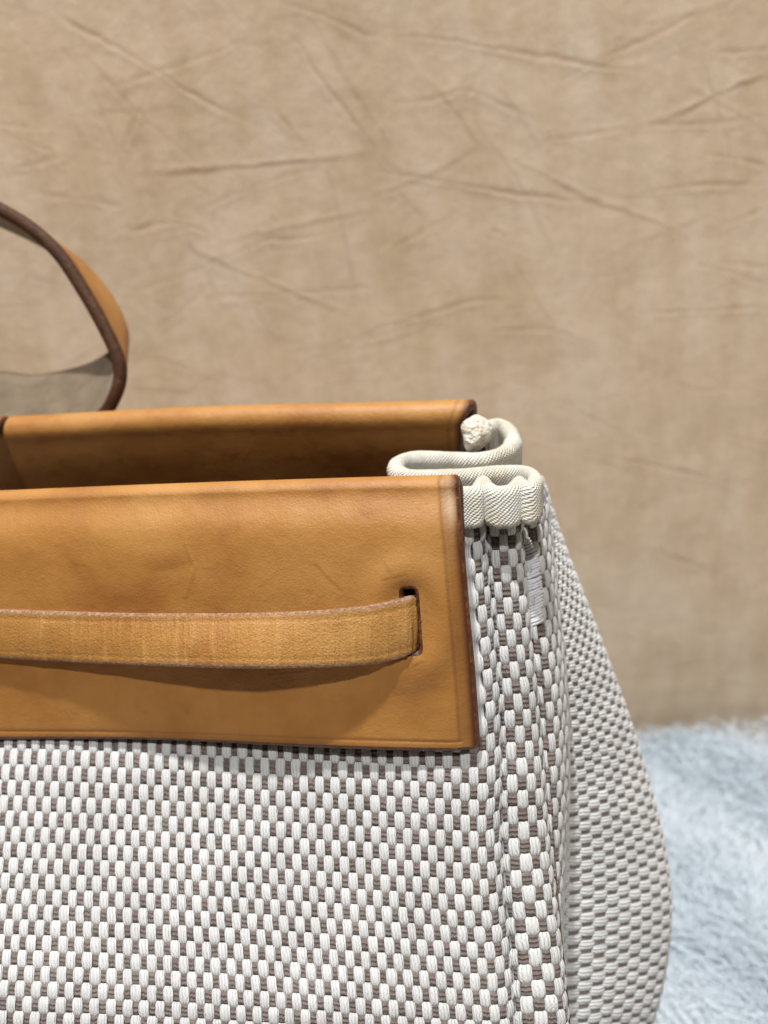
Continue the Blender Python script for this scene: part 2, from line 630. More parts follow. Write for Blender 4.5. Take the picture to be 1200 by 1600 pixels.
# ------------------------------------------------------------------ white fur rug
def build_rug():
    # outline: an uneven pelt lying on the table
    cx, cy = .04, .11
    n = 72
    ang = np.linspace(0, 2 * math.pi, n, endpoint=False)

    def radius(a):
        rx, ry = .275, .282
        p = 4.5
        r = 1 / (np.abs(np.cos(a) / rx) ** p + np.abs(np.sin(a) / ry) ** p) ** (1 / p)
        return r * (1 + .03 * np.sin(3 * a + .6) + .025 * np.sin(7 * a + 2.0))
    rings = np.linspace(0, 1, 26)
    V = []
    for q in rings:
        r = radius(ang) * q
        hz = .012 * (1 - q ** 6) + .001
        V.append(np.stack([cx + r * np.cos(ang), np.minimum(cy + r * np.sin(ang), WY - .006), TZ + np.full(n, hz) + .0015 * np.sin(ang * 9 + q * 20) * (q < .98)], -1))
    V = np.array(V)
    Q = grid_quads(len(rings), n, True)
    rug = make_obj("fur_rug", V, Q, FUR, attrs={"tone": np.full(len(rings) * n, .35)})
    tag(rug, "pale bluish white long haired fur rug under the bag", "rug")
    # strands
    N = 26000
    xs = rng.uniform(.02, .37, N * 2)
    ys = rng.uniform(.04, .40, N * 2)
    a = np.arctan2(ys - cy, xs - cx)
    q = np.hypot(xs - cx, ys - cy) / radius(a)
    ok = q < 1.0
    xs, ys, q = xs[ok][:N], ys[ok][:N], q[ok][:N]
    N = len(xs)
    # flow field with clumps
    fl = 2.6 + .9 * np.sin(xs * 23 + 1) + .8 * np.sin(ys * 31 + xs * 12) + .35 * np.sin(xs * 90 + ys * 70)
    fl = fl + rng.normal(0, .28, N)
    ln = rng.uniform(.022, .040, N)
    far = np.clip((ys - .30) / .06, 0, 1)
    lift = rng.uniform(.25, .75, N) + .25 * np.sin(xs * 60 + ys * 45) + far * rng.uniform(-.1, 1.1, N)
    ln = ln * (1 + .35 * far * rng.random(N))
    z0 = TZ + .012 * (1 - np.clip(q, 0, 1) ** 6) + .001
    dx, dy = np.cos(fl), np.sin(fl)
    seg = 5
    verts = np.zeros((N, seg, 2, 3))
    curl = rng.normal(0, .6, N)
    for s in range(seg):
        t = s / (seg - 1)
        r = ln * t
        hh = z0 + ln * np.clip(lift, .12, 1.5) * (t - .62 * t * t)
        ca, sa = np.cos(curl * t), np.sin(curl * t)
        ex, ey = dx * ca - dy * sa, dx * sa + dy * ca
        wd = .00042 * (1 - .85 * t)
        cxs, cys = xs + ex * r * .85, ys + ey * r * .85
        cys = np.minimum(cys, WY - .004 - .004 * rng.random(N))
        verts[:, s, 0] = np.stack([cxs - ey * wd, cys + ex * wd, hh], -1)
        verts[:, s, 1] = np.stack([cxs + ey * wd, cys - ex * wd, hh + wd * .5], -1)
    base = (np.arange(N) * seg * 2)[:, None, None]
    si = np.arange(seg - 1)[None, :, None] * 2
    quad = base + si + np.array([0, 1, 3, 2])[None, None, :]
    tone = np.clip(rng.normal(.55, .22, N) + .25 * np.sin(xs * 55 + ys * 40), 0, 1)
    f = make_obj("fur", verts, quad.reshape(-1, 4), FUR, rug, attrs={"tone": np.repeat(tone, seg * 2)})
    f["kind"] = "stuff"


build_rug()

# ------------------------------------------------------------------ the handbag
bag = bpy.data.objects.new("handbag", None)
COL.objects.link(bag)
bag.location = (-0.06, 0.20, -0.030)
bag.empty_display_size = .03
tag(bag, "tan leather and woven off-white canvas handbag with pleated side", "handbag")

EX = nrm(7200 * RGT + 145 * UPV - 1287 * FWD)          # along the front, towards the right
EX[2] = 0
EX = nrm(EX)
EZ = np.array([0, 0, 1.0])
EY = nrm(np.cross(EZ, EX))                              # into the bag, away from the camera


# generic curled leather sheet ------------------------------------------------
def leather_sheet(name, rows, s_steps, mat, thick, parent, holes=None, disp=None, attrs=None, edge_mat_=None, back_mat=None, roll=None):
    """rows: function (grid of s) -> V (ns, nt, 3) handled by caller; here V is given directly"""
    V = rows
    ns, nt = V.shape[:2]
    du = np.gradient(V, axis=0)
    dv = np.gradient(V, axis=1)
    N = nrm(np.cross(dv, du))
    if disp is not None:
        V = V + N * disp[..., None]
    keep = np.ones((ns - 1, nt - 1), bool) if holes is None else ~holes
    idx = np.arange(ns * nt).reshape(ns, nt)
    B = V - N * thick
    M = V - N * (thick / 2)
    quads, mi = [], []
    I, J = np.where(keep)
    f = np.stack([idx[I, J], idx[I, J + 1], idx[I + 1, J + 1], idx[I + 1, J]], -1)
    off = ns * nt
    b = np.stack([idx[I + 1, J], idx[I + 1, J + 1], idx[I, J + 1], idx[I, J]], -1) + off
    verts = [V.reshape(-1, 3), B.reshape(-1, 3)]
    quads += [f, b]
    mi += [np.zeros(len(f), int), np.full(len(b), 2)]
    # rim: directed boundary edges
    ed = {}
    for (a, c) in ((0, 1), (1, 2), (2, 3), (3, 0)):
        for x, y in zip(f[:, a], f[:, c]):
            if (y, x) in ed:
                del ed[(y, x)]
            else:
                ed[(x, y)] = 1
    Vf, Nf, Mf = V.reshape(-1, 3), N.reshape(-1, 3), M.reshape(-1, 3)
    outw = {}
    for (x, y) in ed:
        t = Vf[y] - Vf[x]
        o = np.cross(t, Nf[x])
        o = o / (np.linalg.norm(o) + 1e-12)
        for q in (x, y):
            outw[q] = outw.get(q, 0) + o
    K = 6
    extra, rid = [], {}
    cnt = 2 * off
    for q, o in outw.items():
        o = o / (np.linalg.norm(o) + 1e-12)
        ids = [q]
        for k in range(1, K):
            ph = math.pi * k / K
            extra.append(Mf[q] + (thick / 2) * (o * math.sin(ph) * (.8 if roll is None else roll) + Nf[q] * math.cos(ph)))
            ids.append(cnt)
            cnt += 1
        ids.append(q + off)
        rid[q] = ids
    rq = []
    for (x, y) in ed:
        for k in range(K):
            rq.append((rid[y][k], rid[x][k], rid[x][k + 1], rid[y][k + 1]))
    verts.append(np.array(extra))
    quads.append(np.array(rq))
    mi.append(np.ones(len(rq), int))
    verts = np.concatenate(verts)
    at = {}
    for an in ("stain", "pale", "edge"):
        a = np.zeros(len(verts))
        if attrs and an in attrs:
            a[:off] = attrs[an].ravel()
        at[an] = a
    uvv = np.zeros((len(verts), 2))
    su = np.cumsum(np.concatenate([[0], np.linalg.norm(np.diff(V[:, nt // 2], axis=0), axis=1)]))
    sv = np.cumsum(np.concatenate([[0], np.linalg.norm(np.diff(V[ns // 2], axis=0), axis=1)]))
    g = np.stack(np.meshgrid(su, sv, indexing='ij'), -1).reshape(-1, 2)
    uvv[:off] = g
    uvv[off:2 * off] = g
    return make_obj(name, verts, np.concatenate(quads), None, parent, uv=uvv, attrs=at,
                    mats=[mat, edge_mat_ or EDGE, back_mat or SUEDE], midx=np.concatenate(mi))


def seg_dist(x, y, pl):
    best = np.full(x.shape, 1e9)
    for (a, b) in zip(pl[:-1], pl[1:]):
        a, b = np.array(a, float), np.array(b, float)
        d = b - a
        t = np.clip(((x - a[0]) * d[0] + (y - a[1]) * d[1]) / (d @ d), 0, 1)
        best = np.minimum(best, np.hypot(x - a[0] - t * d[0], y - a[1] - t * d[1]))
    return best


# front flap -------------------------------------------------------------------
LEAN = math.radians(20)
F0 = P(740, 960, .2100)
FN = nrm(-EY * math.cos(LEAN) + EZ * math.sin(LEAN))    # outward normal of the flap
FUP = nrm(np.cross(FN, EX)) if np.cross(FN, EX)[2] > 0 else -nrm(np.cross(FN, EX))


def lin(xs, ys, x):
    return curve(np.stack([xs, ys], 1), np.interp(x, np.linspace(0, 1, 2), [0, 1])) if False else np.interp(x, xs, ys)


def build_flap():
    x_bot_right = 743.0
    # s: 0..1 left to right; px of top and bottom for each s
    ns = 350
    s = np.linspace(0, 1, ns)
    tx = -150 + (708 + 150) * s
    bx = -150 + (x_bot_right + 150) * s
    ty = np.interp(tx, [-150, 0, 180, 360, 540, 640, 708], [790, 785, 778, 772, 767, 765, 765])
    by = np.interp(bx, [-150, 0, 180, 360, 540, 640, 743], [1147, 1150, 1153, 1157, 1163, 1167, 1171])
    k = np.ones(15) / 15
    pad = lambda a: np.convolve(np.pad(a, 7, mode='edge'), k, mode='valid')
    ty, by = pad(ty), pad(by)
    nt = 176
    t = np.linspace(0, 1, nt)
    PX = tx[:, None] * (1 - t) + bx[:, None] * t
    PY = ty[:, None] * (1 - t) + by[:, None] * t
    # right edge bows slightly
    PX = PX + (s[:, None] ** 6) * 3.0 * np.sin(math.pi * t)[None, :]
    V = on_plane(PX, PY, F0, FN)
    # relief: gently hollow top, soft belly; the right margin bends back
    belly = .0016 * np.sin(math.pi * np.clip(t * 1.02, 0, 1))[None, :] * (1 - s[:, None] ** 8)
    topback = -.0035 * np.exp(-(t / .10) ** 2)[None, :]
    edged = (1 - s)[:, None] * (858 / 6100)            # metres from right edge
    side = -.0016 * np.exp(-(edged / .0034) ** 1.6)
    botlift = .0012 * (np.clip((t - .8) / .2, 0, 1) ** 2)[None, :] * np.sin(s * 9 + 1)[:, None] * .6
    # edge-set crease lines
    db = (1 - t)[None, :] * .068
    groove = -.00030 * np.exp(-((edged - .0038) / .00035) ** 2) * (db > .0014) - .00026 * np.exp(-((db - .0016) / .0003) ** 2) * (edged > .0036)
    # dent round the slot mouth
    sd = np.hypot((PX - 642) / 60, (PY - 968) / 85)
    pull = .0009 * np.exp(-((sd - .95) / .35) ** 2)
    # scratches
    scr = np.zeros_like(PX)
    stain = np.zeros_like(PX)
    for pl, wd, dep in (
        ([(495, 883), (512, 903), (535, 923)], 2.2, -.00022),
        ([(605, 877), (612, 889)], 2.0, .0002), ([(600, 905), (618, 902), (636, 897)], 2.0, -.0002),
        ([(292, 848), (300, 868), (308, 884), (302, 900), (293, 930)], 2.6, .00030),
        ([(240, 892), (270, 888), (300, 880)], 5, -.00012),
        ([(150, 888), (138, 880), (120, 878)], 2.0, .00012),
        ([(322, 884), (335, 884)], 2, .0001), ([(410, 912), (432, 893)], 2, .0001),
        ([(420, 1054), (470, 1050), (492, 1044)], 1.8, .0001),
        ([(660, 1028), (648, 1034)], 2.5, .0003),
        ([(560, 800), (575, 812)], 1.6, -.0001), ([(90, 850), (98, 846)], 2, .0001),
    ):
        d = seg_dist(PX, PY, pl)
        scr += .6 * dep * np.exp(-(d / wd) ** 2)
        stain = np.maximum(stain, .20 * np.exp(-((d - 1.5) / (wd * 1.2)) ** 2) * (dep < 0) + .10 * np.exp(-((d - 2.5) / 2) ** 2) * (dep > 0))
    # water mark
    mk = np.exp(-((PX - 268) / 34) ** 2 - ((PY - 878 + (PX - 268) * .12) / 13) ** 2)
    stain = np.maximum(stain, .42 * mk)
    for _ in range(46):
        qx, qy = rng.uniform(-20, 700), rng.uniform(765, 1130)
        stain = np.maximum(stain, rng.uniform(.12, .4) * np.exp(-((PX - qx) / rng.uniform(2, 5)) ** 2 - ((PY - qy) / rng.uniform(2, 4)) ** 2))
    # dark rubbing along the top fold and towards the corner
    stain = np.maximum(stain, .30 * np.exp(-(t / .05) ** 2)[None, :] * (.5 + .5 * np.sin(s * 23 + 2)[:, None] * np.sin(s * 61)[:, None]))
    edge = .75 * np.exp(-(edged / .0012) ** 2) + .26 * (edged < .0036) * np.ones_like(PX)
    edge = np.maximum(edge, .55 * np.exp(-((edged - .0038) / .0003) ** 2) * (db > .0012))
    edge = np.maximum(edge, .30 * np.exp(-(db / .0014) ** 2) * np.ones_like(PX))
    edge = np.maximum(edge, .28 * np.exp(-((db - .0016) / .0003) ** 2) * (edged > .0036))
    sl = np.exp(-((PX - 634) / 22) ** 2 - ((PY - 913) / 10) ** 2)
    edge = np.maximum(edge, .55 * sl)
    pale = np.exp(-((edged - .0016) / .0016) ** 2) * np.exp(-((t - .075) / .085) ** 2)[None, :] * 1.0
    edge = edge * (1 - .9 * pale)
    # slot
    def sdf(x, y):
        yc, hy, hx, rr = 968.5, 54.5, 15.5, 11.0
        xc = 643.0 + (y - yc) * .075
        qx, qy = np.abs(x - xc) - hx + rr, np.abs(y - yc) - hy + rr
        return np.hypot(np.maximum(qx, 0), np.maximum(qy, 0)) + np.minimum(np.maximum(qx, qy), 0) - rr
    cxm = (PX[:-1, :-1] + PX[1:, 1:]) / 2
    cym = (PY[:-1, :-1] + PY[1:, 1:]) / 2
    holes = sdf(cxm, cym) < 0
    # snap ring vertices onto the outline
    touch = np.zeros(PX.shape, int)
    for a in (0, 1):
        for b in (0, 1):
            touch[a:ns - 1 + a, b:nt - 1 + b] += holes
    ring = (touch > 0) & (touch < 4)
    e = .05
    for _ in range(4):
        sdv = sdf(PX, PY)
        gx = (sdf(PX + e, PY) - sdf(PX - e, PY)) / (2 * e)
        gy = (sdf(PX, PY + e) - sdf(PX, PY - e)) / (2 * e)
        PX = np.where(ring, PX - sdv * gx, PX)
        PY = np.where(ring, PY - sdv * gy, PY)
    V = on_plane(PX, PY, F0, FN)
    D = belly + topback + side + botlift + groove + pull + scr
    V = V + FN * D[..., None]
    # roll over the top
    R = .0040
    T = V[:, 0]
    n0 = nrm(FN + 0 * T)
    up = nrm(T - V[:, 3])
    up = nrm(T - V[:, 12])
    nn = nrm(FN - up * (up @ FN)[:, None])
    arc = []
    for th in np.linspace(math.radians(165), 0, 20, endpoint=False):
        arc.append(T - nn * R + R * (nn * math.cos(th) + up * math.sin(th)))
    th = math.radians(165)
    tail_dir = -(-nn * math.sin(th) + up * math.cos(th)) * -1
    last = arc[0]
    tail = [last - FUP * d for d in (.020, .014, .009, .004)]
    pre = np.stack(tail + arc, 1)
    V = np.concatenate([pre, V], 1)
    npz = pre.shape[1]

    def ext(a, v=0.0):
        return np.concatenate([np.repeat(a[:, :1], npz, 1) if v is None else np.full((ns, npz), v), a], 1)
    edge_full = np.concatenate([np.repeat(edge[:, :1], npz, 1), edge], 1)
    pale_full = np.concatenate([np.repeat(pale[:, :1], npz, 1), pale], 1)
    holes_full = np.concatenate([np.zeros((ns - 1, npz), bool), holes], 1)
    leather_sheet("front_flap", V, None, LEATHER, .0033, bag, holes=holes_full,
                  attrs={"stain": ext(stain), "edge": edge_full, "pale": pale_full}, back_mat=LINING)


build_flap()

# strap through the slot ----------------------------------------------------------
def build_strap():
    xs = np.array([-150, -70, 0, 90, 180, 280, 380, 470, 540, 590, 622, 642, 655, 664])
    yt = np.array([952, 956, 958, 961, 963, 963, 962, 960, 956, 950, 943, 938, 936, 936])
    yb = np.array([1018, 1021, 1025, 1030, 1034, 1037, 1039, 1039, 1037, 1033, 1026, 1019, 1013, 1010])
    gb = np.array([.0010, .0015, .0022, .0031, .0049, .0076, .0086, .0066, .0042, .0020, .0008, -.0004, -.0040, -.0085]) + .0026
    gt = np.array([.0008, .0010, .0013, .0018, .0025, .0033, .0036, .0029, .0021, .0014, .0006, -.0004, -.0040, -.0085]) + .0026
    n = 190
    tt = np.linspace(0, len(xs) - 1, n)
    A = curve(np.stack([xs, yt, yb, gt, gb], 1), tt)
    top = on_plane(A[:, 0], A[:, 1], F0, FN)
    zt = (top - CAM) @ FWD
    # pull the edges towards the viewer's side by the gap, along their sight lines
    Pt = P(A[:, 0], A[:, 1], zt - A[:, 3])
    bot = on_plane(A[:, 0], A[:, 2], F0, FN)
    zb = (bot - CAM) @ FWD
    Pb = P(A[:, 0], A[:, 2], zb - A[:, 4])
    m = 26
    t = np.linspace(0, 1, m)
    V = Pt[:, None] * (1 - t)[None, :, None] + Pb[:, None] * t[None, :, None]
    # soft crown across the width, small waviness
    nn = nrm(np.cross(Pb - Pt, np.gradient(Pt, axis=0)))
    nn = np.where(((nn @ FWD) > 0)[:, None], -nn, nn)
    V = V + nn[:, None] * (.0005 * np.sin(math.pi * t))[None, :, None]
    V = V + nn[:, None] * (.00012 * np.sin(np.linspace(0, 130, n)) * np.sin(np.linspace(0, 37, n)))[:, None, None]
    d0 = np.minimum(t, 1 - t)[None, :] * .0125
    groove = -.00018 * np.exp(-((d0 - .0014) / .0003) ** 2) * np.ones((n, 1))
    V = V + nn[:, None] * groove[..., None]
    edge = .25 * np.exp(-(d0 / .0011) ** 2) * np.ones((n, 1))
    stain = np.zeros((n, m))
    for _ in range(24):
        i0, j0 = rng.uniform(0, n), rng.uniform(0, m)
        stain = np.maximum(stain, rng.uniform(.1, .25) * np.exp(-((np.arange(n)[:, None] - i0) / rng.uniform(2, 8)) ** 2 - ((np.arange(m)[None] - j0) / rng.uniform(2, 6)) ** 2))
    leather_sheet("closure_strap", V, None, STRAPLEATHER, .0026, bag, attrs={"edge": edge, "stain": stain}, edge_mat_=RAWEDGE)


build_strap()

# rear leather panel ---------------------------------------------------------------
RLEAN = math.radians(-20)
RN = nrm(-EY * math.cos(RLEAN) + EZ * math.sin(RLEAN))
R0P = P(720, 660, .2520)


def build_rear():
    ns, nt = 220, 60
    s = np.linspace(0, 1, ns)
    tx = -160 + (716 + 160) * s
    ty = np.interp(tx, [-160, 0, 180, 360, 540, 716], [692, 688, 682, 676, 671, 666])
    bx = -160 + (724 + 160) * s
    by = ty + 210
    t = np.linspace(0, 1, nt)
    PX = tx[:, None] * (1 - t) + bx[:, None] * t
    PY = ty[:, None] * (1 - t) + by[:, None] * t
    V = on_plane(PX, PY, R0P, RN)
    topback = -.0012 * np.exp(-(t / .12) ** 2)[None, :]
    wav = .0006 * np.sin(s * 7 + 1)[:, None] * np.exp(-(t / .3) ** 2)[None, :]
    edged = (1 - s)[:, None] * .172
    V = V + RN * (topback + wav)[..., None]
    T = V[:, 0]
    up = nrm(T - V[:, 3])
    nn = nrm(np.cross(np.gradient(T, axis=0), up))
    nn = np.where(((nn @ RN) < 0)[:, None], -nn, nn)
    R = .0048
    arc = [T - nn * R + R * (nn * math.cos(th) + up * math.sin(th)) for th in np.linspace(math.radians(175), 0, 26, endpoint=False)]
    # the cut end slants: push the crest a little to the right
    tail = [arc[0] - up * d for d in (.05, .03, .015, .006)]
    pre = np.stack(tail + arc, 1)
    na = pre.shape[1]
    lift = np.concatenate([np.ones(4), np.sin(np.linspace(math.radians(175), 0, 26, endpoint=False) * .5) ** 1])
    pre = pre + EX * (.0042 * s[:, None] ** 10 * lift[None, :])[..., None]
    V = np.concatenate([pre, V], 1)
    e = .85 * np.exp(-(edged / .0010) ** 2) * np.ones((1, V.shape[1])) + .35 * np.exp(-((edged - .0032) / .0004) ** 2)
    st = np.zeros(V.shape[:2])
    for _ in range(40):
        i0, j0 = rng.uniform(0, ns), rng.uniform(6, na + 12)
        st = np.maximum(st, rng.uniform(.15, .4) * np.exp(-((np.arange(ns)[:, None] - i0) / rng.uniform(1, 6)) ** 2 - ((np.arange(V.shape[1])[None] - j0) / rng.uniform(.7, 2)) ** 2))
    leather_sheet("rear_panel", V, None, LEATHER, .0034, bag, attrs={"edge": np.clip(e, 0, 1), "stain": st}, back_mat=LINING)


build_rear()

# handle loop behind the rear panel ---------------------------------------------------
def build_handle():
    fr = np.array([(-520, 330, 0.294), (-420, 262, 0.292), (-290, 232, 0.288), (-150, 252, 0.286), (-60, 283, 0.286), (0, 315, 0.286), (52, 346, 0.286), (100, 390, 0.286), (140, 450, 0.286), (170, 503, 0.286),
                   (192, 550, 0.286), (199, 585, 0.287), (191, 620, 0.288), (170, 652, 0.290), (120, 684, 0.292), (40, 704, 0.294), (-150, 710, 0.296), (-420, 715, 0.298)])
    bk = np.array([(-520, 350, 0.320), (-420, 285, 0.318), (-290, 258, 0.314), (-150, 282, 0.312), (-60, 308, 0.312), (0, 334, 0.312), (60, 362, 0.312), (112, 393, 0.312), (152, 431, 0.312), (182, 472, 0.312),
                   (200, 514, 0.312), (200, 542, 0.312), (180, 566, 0.312), (135, 588, 0.313), (60, 602, 0.315), (0, 596, 0.317), (-150, 590, 0.320), (-420, 600, 0.322)])
    n = 150
    A, B = resample(np.array([P(*p) for p in fr]), n), resample(np.array([P(*p) for p in bk]), n)
    tt = np.linspace(0, len(fr) - 1, n)
    A = curve(np.array([P(*p) for p in fr]), tt)
    B = curve(np.array([P(*p) for p in bk]), tt)
    m = 16
    t = np.linspace(0, 1, m)
    V = A[:, None] * (1 - t)[None, :, None] + B[:, None] * t[None, :, None]
    d0 = np.minimum(t, 1 - t)[None, :] * .026
    e = .6 * np.exp(-(d0 / .0009) ** 2) * np.ones((n, 1))
    # outer (grain) side must be the front of the sheet
    leather_sheet("handle", V[::-1], None, LEATHER, .0047, bag, attrs={"edge": e}, edge_mat_=DARKEDGE, back_mat=SUEDE)


build_handle()


def build_tab():
    # narrow leather keeper folded over the crest of the rear panel at the frame's left
    xs = np.array([-60, 1.0])
    px = np.linspace(-90, -4, 20)
    c = P(px, np.interp(px, [-90, -4], [662, 660]), .2765)
    up = EZ
    nn = RN
    R = .0078
    V = []
    th = np.concatenate([np.linspace(math.radians(200), math.radians(20), 30)])
    ctr = c - up * R * .98
    ctr = ctr - nn * .0005
    V = np.stack([ctr + R * (nn * math.cos(a) + up * math.sin(a)) for a in th], 1)
    e = np.zeros(V.shape[:2])
    e[-2:] = .5
    leather_sheet("handle_keeper", V, None, LEATHER, .0024, bag, attrs={"edge": e})


build_tab()

# unseen dark lining sheet, added to stop table light bouncing up between the panels
def build_lining():
    base = P(735, 757, .219) - EZ * .050
    a = np.linspace(-.215, .004, 30)
    b = np.linspace(-.004, .085, 16)
    A, B = np.meshgrid(a, b, indexing='ij')
    sag = -.012 * np.sin(math.pi * (B + .004) / .089) + .002 * np.sin(A * 60 + B * 40)
    V = base + EX * A[..., None] + EY * B[..., None] + EZ * sag[..., None]
    t = NT("dark light-blocking lining")
    v = t.coords()
    mat = t.out(t.ramp(t.noise(v, 700, 3), [(.3, (.035, .02, .013)), (.7, (.06, .036, .024))]), None, .95, .05)
    make_obj("lining", V, grid_quads(30, 16), mat, bag)


build_lining()

# woven canvas --------------------------------------------------------------------
LV = np.array([700, 760, 830, 900, 1000, 1100, 1165, 1230, 1300, 1400, 1500, 1600, 1720, 1850], float)


def iv(levels, vals):
    return np.interp(LV, levels, vals)


def rail(xl, xv, zl, zv, dyl, dyv):
    px, z, dy = iv(xl, xv), iv(zl, zv), iv(dyl, dyv)
    return P(px, LV + dy, z)


def build_canvas():
    zG = iv([700, 900, 1165, 1300, 1450, 1600, 1720, 1850], [.2218, .2222, .2212, .2185, .2138, .2080, .206, .210])
    G = lambda off: zG + off
    rails = []

    def add(xl, xv, z, dyl, dyv):
        rails.append(P(iv(xl, xv), LV + iv(dyl, dyv), z))
    zi = lambda l, v: iv(l, v)
    add([1165, 1600, 1850], [-170, -230, -260], zi([1165, 1300, 1400, 1500, 1600, 1850], [.258, .248, .240, .231, .223, .214]), [1165, 1600], [-32, -48])
    add([1165, 1380, 1600, 1850], [0, -16, -35, -50], zi([1165, 1300, 1400, 1500, 1600, 1850], [.2435, .2345, .228, .2215, .2150, .208]), [1165, 1600], [-28, -40])
    add([1165, 1380, 1600, 1850], [200, 196, 196, 192], zi([1165, 1300, 1400, 1500, 1600, 1850], [.2375, .2300, .2230, .2160, .2100, .205]), [1165, 1600], [-22, -32])
    add([1165, 1380, 1600, 1850], [400, 400, 412, 416], zi([1165, 1300, 1400, 1500, 1600, 1850], [.2310, .2255, .2195, .2135, .2075, .205]), [1165, 1600], [-14, -21])
    add([1165, 1380, 1600, 1850], [580, 584, 598, 606], zi([1165, 1300, 1400, 1500, 1600, 1850], [.2258, .2215, .2172, .2118, .2062, .206]), [1165, 1600], [-6, -8])
    add([700, 800, 1000, 1165, 1380, 1600, 1850], [672, 676, 688, 702, 706, 724, 738], G(0.0), [1165, 1600], [-1, -1])
    add([700, 800, 900, 1000, 1100, 1200, 1300, 1400, 1500, 1600, 1850], [725, 731, 738, 746, 754, 757, 755, 760, 769, 777, 790], G(.0004), [1165, 1600], [0, 0])
    # turned edge and first crease
    add([700, 800, 900, 1000, 1100, 1200, 1300, 1400, 1500, 1600, 1850], [748, 752, 759, 768, 776, 779, 777, 782, 792, 799, 812], G(.0030), [1165, 1600], [-8, -8])
    add([700, 800, 900, 1000, 1100, 1200, 1300, 1400, 1500, 1600, 1850], [752, 757, 763, 772, 780, 783.5, 782, 787, 797, 804, 817], G(.0088), [1165, 1600], [-16, -16])
    # rib
    add([700, 800, 900, 1000, 1100, 1200, 1300, 1400, 1500, 1600, 1850], [759, 763, 769, 778, 786, 791, 792, 797, 806, 813, 826], G(.0034), [1165, 1600], [-13, -13])
    add([700, 800, 900, 1000, 1100, 1200, 1300, 1400, 1500, 1600, 1850], [782, 785, 790, 798, 809, 816, 819, 826, 837, 846, 862], G(.0016), [1165, 1600], [-14, -14])
    add([700, 800, 900, 1000, 1100, 1200, 1300, 1400, 1500, 1600, 1850], [804, 808, 813, 821, 832, 841, 847, 857, 869, 879, 896], G(.0045), [1165, 1600], [-18, -18])
    # second crease
    add([700, 800, 900, 1000, 1100, 1200, 1300, 1400, 1500, 1600, 1850], [809, 813, 819, 828, 838, 848, 854, 863, 873, 883, 899], G(.0108), [1165, 1600], [-30, -30])
    # narrow third strip
    add([700, 800, 900, 1000, 1100, 1200, 1300, 1400, 1500, 1600, 1850], [815, 819, 826, 836, 845, 853, 860, 866, 873, 882, 896], G(.0090), [1165, 1600], [-25, -25])
    add([700, 800, 900, 1000, 1100, 1200, 1300, 1400, 1500, 1600, 1850], [836, 838, 846, 856, 866, 872, 874, 875, 874, 880, 894], zG + iv([1165, 1400], [.0125, .0150]), [1165, 1600], [-30, -30])
    add([700, 800, 900, 1000, 1100, 1200, 1300, 1400, 1500, 1600, 1850], [845, 849, 858, 868, 878, 884, 884, 880, 876, 880, 892], zG + iv([1165, 1400], [.0180, .0230]), [1165, 1600], [-40, -40])
    add([700, 800, 900, 1000, 1100, 1200, 1300, 1400, 1500, 1600, 1850], [846, 850, 860, 871, 881, 887, 886, 880, 876, 878, 890], zG + iv([1165, 1400], [.0260, .0310]), [1165, 1600], [-62, -62])
    return Surf(np.array(rails))


def build_gusset():
    lv = np.array([680, 740, 800, 850, 900, 950, 1000, 1050, 1100, 1150, 1200, 1250, 1300, 1350, 1400, 1450, 1500, 1550, 1600, 1660, 1740, 1850], float)
    sx = np.interp(lv, [680, 740, 800, 850, 900, 950, 1000, 1050, 1100, 1150, 1200, 1250, 1300, 1350, 1400, 1450, 1500, 1550, 1600, 1660, 1740, 1850],
                   [806, 832, 850, 866, 885, 905, 925, 944, 963, 981, 997, 1012, 1025, 1036, 1043, 1046, 1043, 1035, 1023, 1003, 965, 900])
    x0 = np.interp(lv, [680, 800, 900, 1000, 1100, 1200, 1300, 1400, 1500, 1600, 1850], [815, 834, 846, 860, 868, 872, 872, 868, 864, 864, 866])
    z0 = np.interp(lv, [680, 800, 1000, 1200, 1400, 1600, 1850], [.236, .238, .243, .247, .247, .244, .250])
    z1 = np.interp(lv, [680, 800, 1000, 1200, 1400, 1600, 1850], [.250, .254, .263, .272, .275, .273, .278])
    rails = []
    for f, zz, dd in ((-.12, -.12, 6), (0, 0, 0), (.25, .20, -6), (.5, .40, -14), (.75, .66, -24), (.93, .88, -32), (1.0, 1.06, -40), (.97, 1.30, -52), (.80, 1.65, -70), (.4, 2.0, -90)):
        px = x0 + (sx - x0) * f
        z = z0 + (z1 - z0) * zz
        rails.append(P(px, lv + dd + 18, z))
    return Surf(np.array(rails))


def arclen_param(pts_fn, n, pitch, centre=True):
    t = np.linspace(0, n - 1, 4000)
    q = pts_fn(t)
    s = np.concatenate([[0], np.cumsum(np.linalg.norm(np.diff(q, axis=0), axis=1))])
    k = int(s[-1] / pitch)
    return np.interp(np.arange(k + 1) * pitch, s, t), k


def lobed(m, a, b, lobes, depth, phase):
    """cross-section offsets (n, m, 2) for half sizes a, b (n,)"""
    th = np.linspace(0, 2 * math.pi, m, endpoint=False)
    c, s = np.cos(th), np.sin(th)
    sq = (np.abs(c) ** 2.9 + np.abs(s) ** 2.9) ** (-1 / 2.9)
    r = sq[None, :] * (1 + depth * np.cos(lobes * th[None, :] + phase[:, None]))
    return a[:, None] * r * c, b[:, None] * r * s


